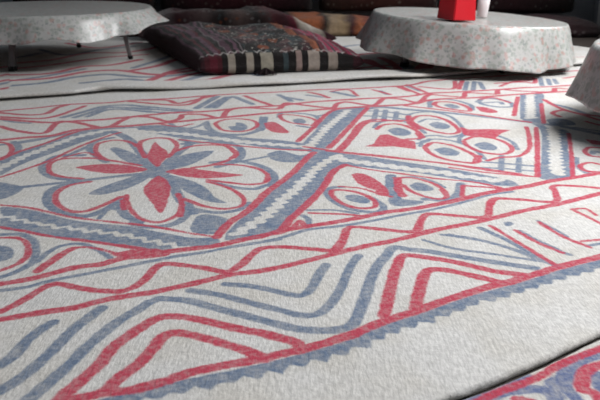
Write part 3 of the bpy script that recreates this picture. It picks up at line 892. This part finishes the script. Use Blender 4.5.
def kilim_bag_material():
    b = NT('kilim_bag'); v = b.coord()
    wob = b.math('MULTIPLY', b.math('SUBTRACT', b.noise(v, 9, 2), 0.5), 0.05)
    u = b.math('ADD', b.attr('u'), wob); vv = b.attr('v')
    L1 = (0.12, 0.055, 0.085); L2 = (0.16, 0.13, 0.14)
    stripes = b.stops(u, [(0.0, DKMAR), (0.025, L1), (0.04, BLK), (0.065, MAROON), (0.08, BLK), (0.10, L1), (0.125, MAROON), (0.14, BLK), (0.165, L2), (0.175, PURP), (0.205, BLK), (0.225, L1), (0.245, BLK), (0.262, L2), (0.272, BLK),
                          (0.69, RUST), (0.715, (0.24, 0.07, 0.03)), (0.735, BLK), (0.75, MAROON), (0.78, L2), (0.79, PINK), (0.82, TEAL), (0.835, PINK), (0.865, L2), (0.88, MAROON), (0.91, PINK), (0.935, L2), (0.95, PINK), (0.975, DKMAR)], 'CONSTANT')
    # the middle field: small knotted motifs, light dots on dark, a few rust flowers
    vo = b.new('ShaderNodeTexVoronoi'); vo.inputs['Scale'].default_value = 16; b.put(vo.inputs['Vector'], v)
    v2 = b.new('ShaderNodeTexVoronoi', distance='MANHATTAN'); v2.inputs['Scale'].default_value = 48; b.put(v2.inputs['Vector'], v)
    pk = b.new('ShaderNodeSeparateColor'); b.put(pk.inputs[0], vo.outputs['Color'])
    field = b.stops(pk.outputs[0], [(0, BLK), (0.3, TEAL), (0.45, DKMAR), (0.6, BLK), (0.74, (0.10, 0.05, 0.05)), (0.86, RUST), (0.93, BLK)], 'CONSTANT')
    p2 = b.new('ShaderNodeSeparateColor'); b.put(p2.inputs[0], v2.outputs['Color'])
    dots = b.math('MULTIPLY', b.ramp(v2.outputs['Distance'], 0.50, 0.36), b.math('GREATER_THAN', p2.outputs[1], 0.45))
    ring = b.math('MULTIPLY', b.ramp(vo.outputs['Distance'], 0.24, 0.30), b.ramp(vo.outputs['Distance'], 0.75, 0.66))
    field = b.mix(b.math('MULTIPLY', dots, b.math('MULTIPLY', ring, 0.9)), field, (0.46, 0.43, 0.38))
    mid = b.math('MULTIPLY', b.ramp(u, 0.275, 0.30), b.ramp(u, 0.70, 0.68))
    c = b.mix(mid, stripes, field)
    # ticked front face: black and beige blocks
    tick = b.stops(b.attr('u'), [(0.0, DKMAR), (0.03, (0.06, 0.01, 0.015)), (0.06, MAROON), (0.105, (0.06, 0.01, 0.015)), (0.13, BLK), (0.165, BEIGE), (0.21, BLK), (0.275, BEIGE), (0.32, BLK), (0.36, (0.30, 0.275, 0.22)),
                     (0.435, BLK), (0.50, TEAL), (0.53, BLK), (0.575, (0.26, 0.19, 0.17)), (0.61, BLK), (0.65, (0.30, 0.255, 0.22)), (0.72, BLK), (0.775, (0.24, 0.20, 0.17)), (0.835, BLK), (0.93, DKMAR)], 'CONSTANT')
    fr = b.ramp(vv, 0.024, 0.019)
    c = b.mix(fr, c, tick)
    # light zigzag seam where the face meets the top
    saw = b.math('PINGPONG', b.math('MULTIPLY', b.attr('u'), 46.0), 1.0)
    line = b.math('ABSOLUTE', b.math('SUBTRACT', vv, b.math('MULTIPLY_ADD', saw, 0.016, 0.020)))
    seam = b.math('MULTIPLY', b.ramp(line, 0.005, 0.002), b.ramp(b.noise(v, 22, 1), 0.42, 0.55))
    c = b.mix(b.math('MULTIPLY', seam, 0.8), c, (0.45, 0.42, 0.40))
    return b.done(weave(b, c), 0.9, 0.12, 0.1)

def stripe_material(name, stops, rough=0.9, along='u', motif=0.0, motif_col=BEIGE):
    b = NT(name); v = b.coord()
    wob = b.math('MULTIPLY', b.math('SUBTRACT', b.noise(v, 7, 2), 0.5), 0.04)
    u = b.math('ADD', b.attr(along), wob)
    c = b.stops(u, stops)
    if motif:
        vo = b.new('ShaderNodeTexVoronoi', distance='MANHATTAN'); vo.inputs['Scale'].default_value = 26; b.put(vo.inputs['Vector'], v)
        p = b.new('ShaderNodeSeparateColor'); b.put(p.inputs[0], vo.outputs['Color'])
        k = b.math('MULTIPLY', b.ramp(vo.outputs['Distance'], 0.50, 0.36), b.math('GREATER_THAN', p.outputs[0], 0.55))
        c = b.mix(b.math('MULTIPLY', k, motif), c, b.stops(p.outputs[1], [(0, motif_col), (0.4, RUST), (0.7, TEAL)], 'CONSTANT'))
    return b.done(weave(b, c), rough, 0.1, 0.1)

# front cushion: a stuffed kilim saddle bag
M_bag = kilim_bag_material()
bag_me = pillow([(-0.50, 3.86), (0.335, 4.06), (0.09, 5.14), (-1.07, 5.32)], 0.150, GT + 0.002, front_h=0.075, power=0.3, seed=1,
                sag=lambda u, v: 1.0 - 0.28 * max(0, (u - 0.72) / 0.28) - 0.10 * math.exp(-((u - 0.5) / 0.1) ** 2))
bag = link('kilim_cushion', bag_me, M_bag)
tag(bag, 'dark red and black kilim floor cushion with beige ticked front edge, lying nearest the camera', 'cushion')
# knotted tassel at the front seam
bm = bmesh.new()
rng = random.Random(2)
for k in range(46):
    a = rng.uniform(0, 2 * math.pi); r = rng.uniform(0, 0.030)
    p0 = Vector((rng.uniform(-0.004, 0.004), 0, 0.034)); p1 = Vector((r * math.cos(a) * 1.4, -0.014 + r * math.sin(a) * 0.5, 0.018)); p2 = Vector((r * math.cos(a) * 2.0, -0.022 + r * math.sin(a) * 0.8, 0.003))
    ring = []
    for p in (p0, p1, p2):
        ring.append([bm.verts.new(p + Vector((0.0034 * math.cos(t), 0.0034 * math.sin(t), 0))) for t in (0, 1.57, 3.14, 4.71)])
    for r0, r1 in zip(ring[:-1], ring[1:]):
        for i in range(4): bm.faces.new((r0[i], r0[(i + 1) % 4], r1[(i + 1) % 4], r1[i]))
M_tassel = plain('dark_wool', (0.025, 0.018, 0.02), 0.95, 0.05)
ts = from_bm('tassel', bm, M_tassel, bag); ts.location = (-0.175, 3.922, GT)

# second cushion behind it
M_c2 = stripe_material('kilim_cushion_dim', [(0.0, DKMAR), (0.12, GREY), (0.2, DKMAR), (0.34, (0.07, 0.045, 0.045)), (0.44, BLK), (0.52, (0.09, 0.06, 0.055)), (0.62, BLK), (0.68, (0.06, 0.03, 0.03)), (0.70, (0.075, 0.02, 0.025)), (0.75, DKMAR), (0.80, MAROON), (0.825, BEIGE), (0.88, (0.45, 0.41, 0.36)), (0.93, BEIGE), (0.95, DKMAR)], motif=0.5, motif_col=GREY)
c2 = link('kilim_cushion', pillow([(-1.12, 5.39), (0.25, 5.23), (-0.03, 5.65), (-1.1, 5.65)], 0.205, GT + 0.001, nu=90, nv=40, front_h=0.06, seed=7,
          sag=lambda u, v: 1.0 - 0.55 * max(0, (u - 0.72) / 0.28) ** 1.2), M_c2)
tag(c2, 'dim maroon kilim cushion with a pale beige end stripe, behind the front cushion', 'cushion')

# mattresses along the back
ORANGE = (0.30, 0.095, 0.04)
M_m1 = stripe_material('kilim_mattress_rust', [(0, DKMAR), (0.3, RUST), (0.5, DKMAR), (0.66, GREY), (0.70, RUST), (0.745, (0.16, 0.10, 0.07)), (0.77, BLK), (0.80, ORANGE), (0.84, ORANGE), (0.855, BLK), (0.87, (0.28, 0.20, 0.13)), (0.90, (0.30, 0.21, 0.12)), (0.92, DKMAR), (0.94, ORANGE), (0.97, MAROON), (1.0, ORANGE)], motif=0.25)
mt1 = link('floor_mattress', pillow([(-2.6, 5.70), (0.64, 5.70), (0.64, 6.30), (-2.6, 6.30)], 0.145, 0.001, nu=120, nv=40, front_h=0.09, power=0.35, seed=3), M_m1)
tag(mt1, 'long rust and brown kilim mattress along the back wall, left of the middle table', 'mattress')
M_m2 = stripe_material('kilim_mattress_dark', [(0, DKMAR), (0.3, (0.05, 0.008, 0.012)), (0.5, BLK), (0.7, DKMAR), (1, BLK)], motif=0.30, motif_col=GREY)
mt2 = link('floor_mattress', pillow([(0.68, 5.70), (2.22, 5.70), (2.22, 6.30), (0.68, 6.30)], 0.13, 0.001, nu=80, nv=40, front_h=0.09, power=0.35, seed=4), M_m2)
tag(mt2, 'dark red patterned mattress on the floor behind the middle table', 'mattress')

def bolster(name, label, x0, x1, mat, y=6.30, zb=0.135, h=0.48, d=0.17, seed=0):
    nu, na = 50, 28; V = []; U = []; Fc = []; off = seed * 3.1
    for i in range(nu + 1):
        u = i / nu; e = (1 - abs(2 * u - 1) ** 9) ** 0.30 if 0 < u < 1 else 0.0
        e = 0.35 + 0.65 * e
        for k in range(na):
            a = 2 * math.pi * k / na
            cy, cz = math.cos(a), math.sin(a)
            py = math.copysign(abs(cy) ** 0.6, cy) * d / 2 * e; pz = math.copysign(abs(cz) ** 0.55, cz) * h / 2 * (0.85 + 0.15 * e)
            n = 1 + 0.10 * mnoise.noise(Vector((u * 5 + off, cy * 2, cz * 2)))
            V.append((x0 + (x1 - x0) * u, py * n, pz)); U.append(u)
    for i in range(nu):
        for k in range(na):
            k2 = (k + 1) % na
            Fc.append((i * na + k, (i + 1) * na + k, (i + 1) * na + k2, i * na + k2))
    Fc.append(tuple(range(na))); Fc.append(tuple(nu * na + k for k in range(na - 1, -1, -1)))
    me = bpy.data.meshes.new(name); me.from_pydata(V, [], Fc); me.update()
    at = me.attributes.new('u', 'FLOAT', 'POINT'); at.data.foreach_set('value', U)
    o = link(name, me, mat); zmin = min(v[2] for v in V)
    o.location = (0, y + 0.10, zb - zmin); o.rotation_euler = (math.radians(-8), 0, 0)
    return tag(o, label, 'cushion', 'back cushions along the wall')
M_b1 = stripe_material('bolster_maroon', [(0, BLK), (0.2, DKMAR), (0.5, (0.045, 0.010, 0.014)), (0.8, DKMAR), (1, BLK)], motif=0.16)
M_b2 = stripe_material('bolster_brown', [(0, BLK), (0.1, (0.04, 0.018, 0.014)), (0.5, (0.055, 0.018, 0.014)), (0.9, (0.04, 0.015, 0.015)), (1, BLK)], motif=0.22)
M_b3 = stripe_material('bolster_black', [(0, BLK), (0.5, (0.022, 0.006, 0.008)), (1, BLK)], motif=0.30, motif_col=(0.16, 0.15, 0.14))
bolster('back_cushion', 'dark back cushion against the wall behind the left table', -2.3, -1.16, M_b1, seed=1)
bolster('back_cushion', 'dark maroon back cushion against the wall above the striped floor cushions', -1.12, 0.10, M_b1, seed=2)
bolster('back_cushion', 'brown red back cushion just left of the middle table, above the rust mattress', 0.15, 1.10, M_b2, seed=3)
bolster('back_cushion', 'near black back cushion with pale motifs right of the red box', 1.14, 2.20, M_b3, zb=0.12, seed=4)
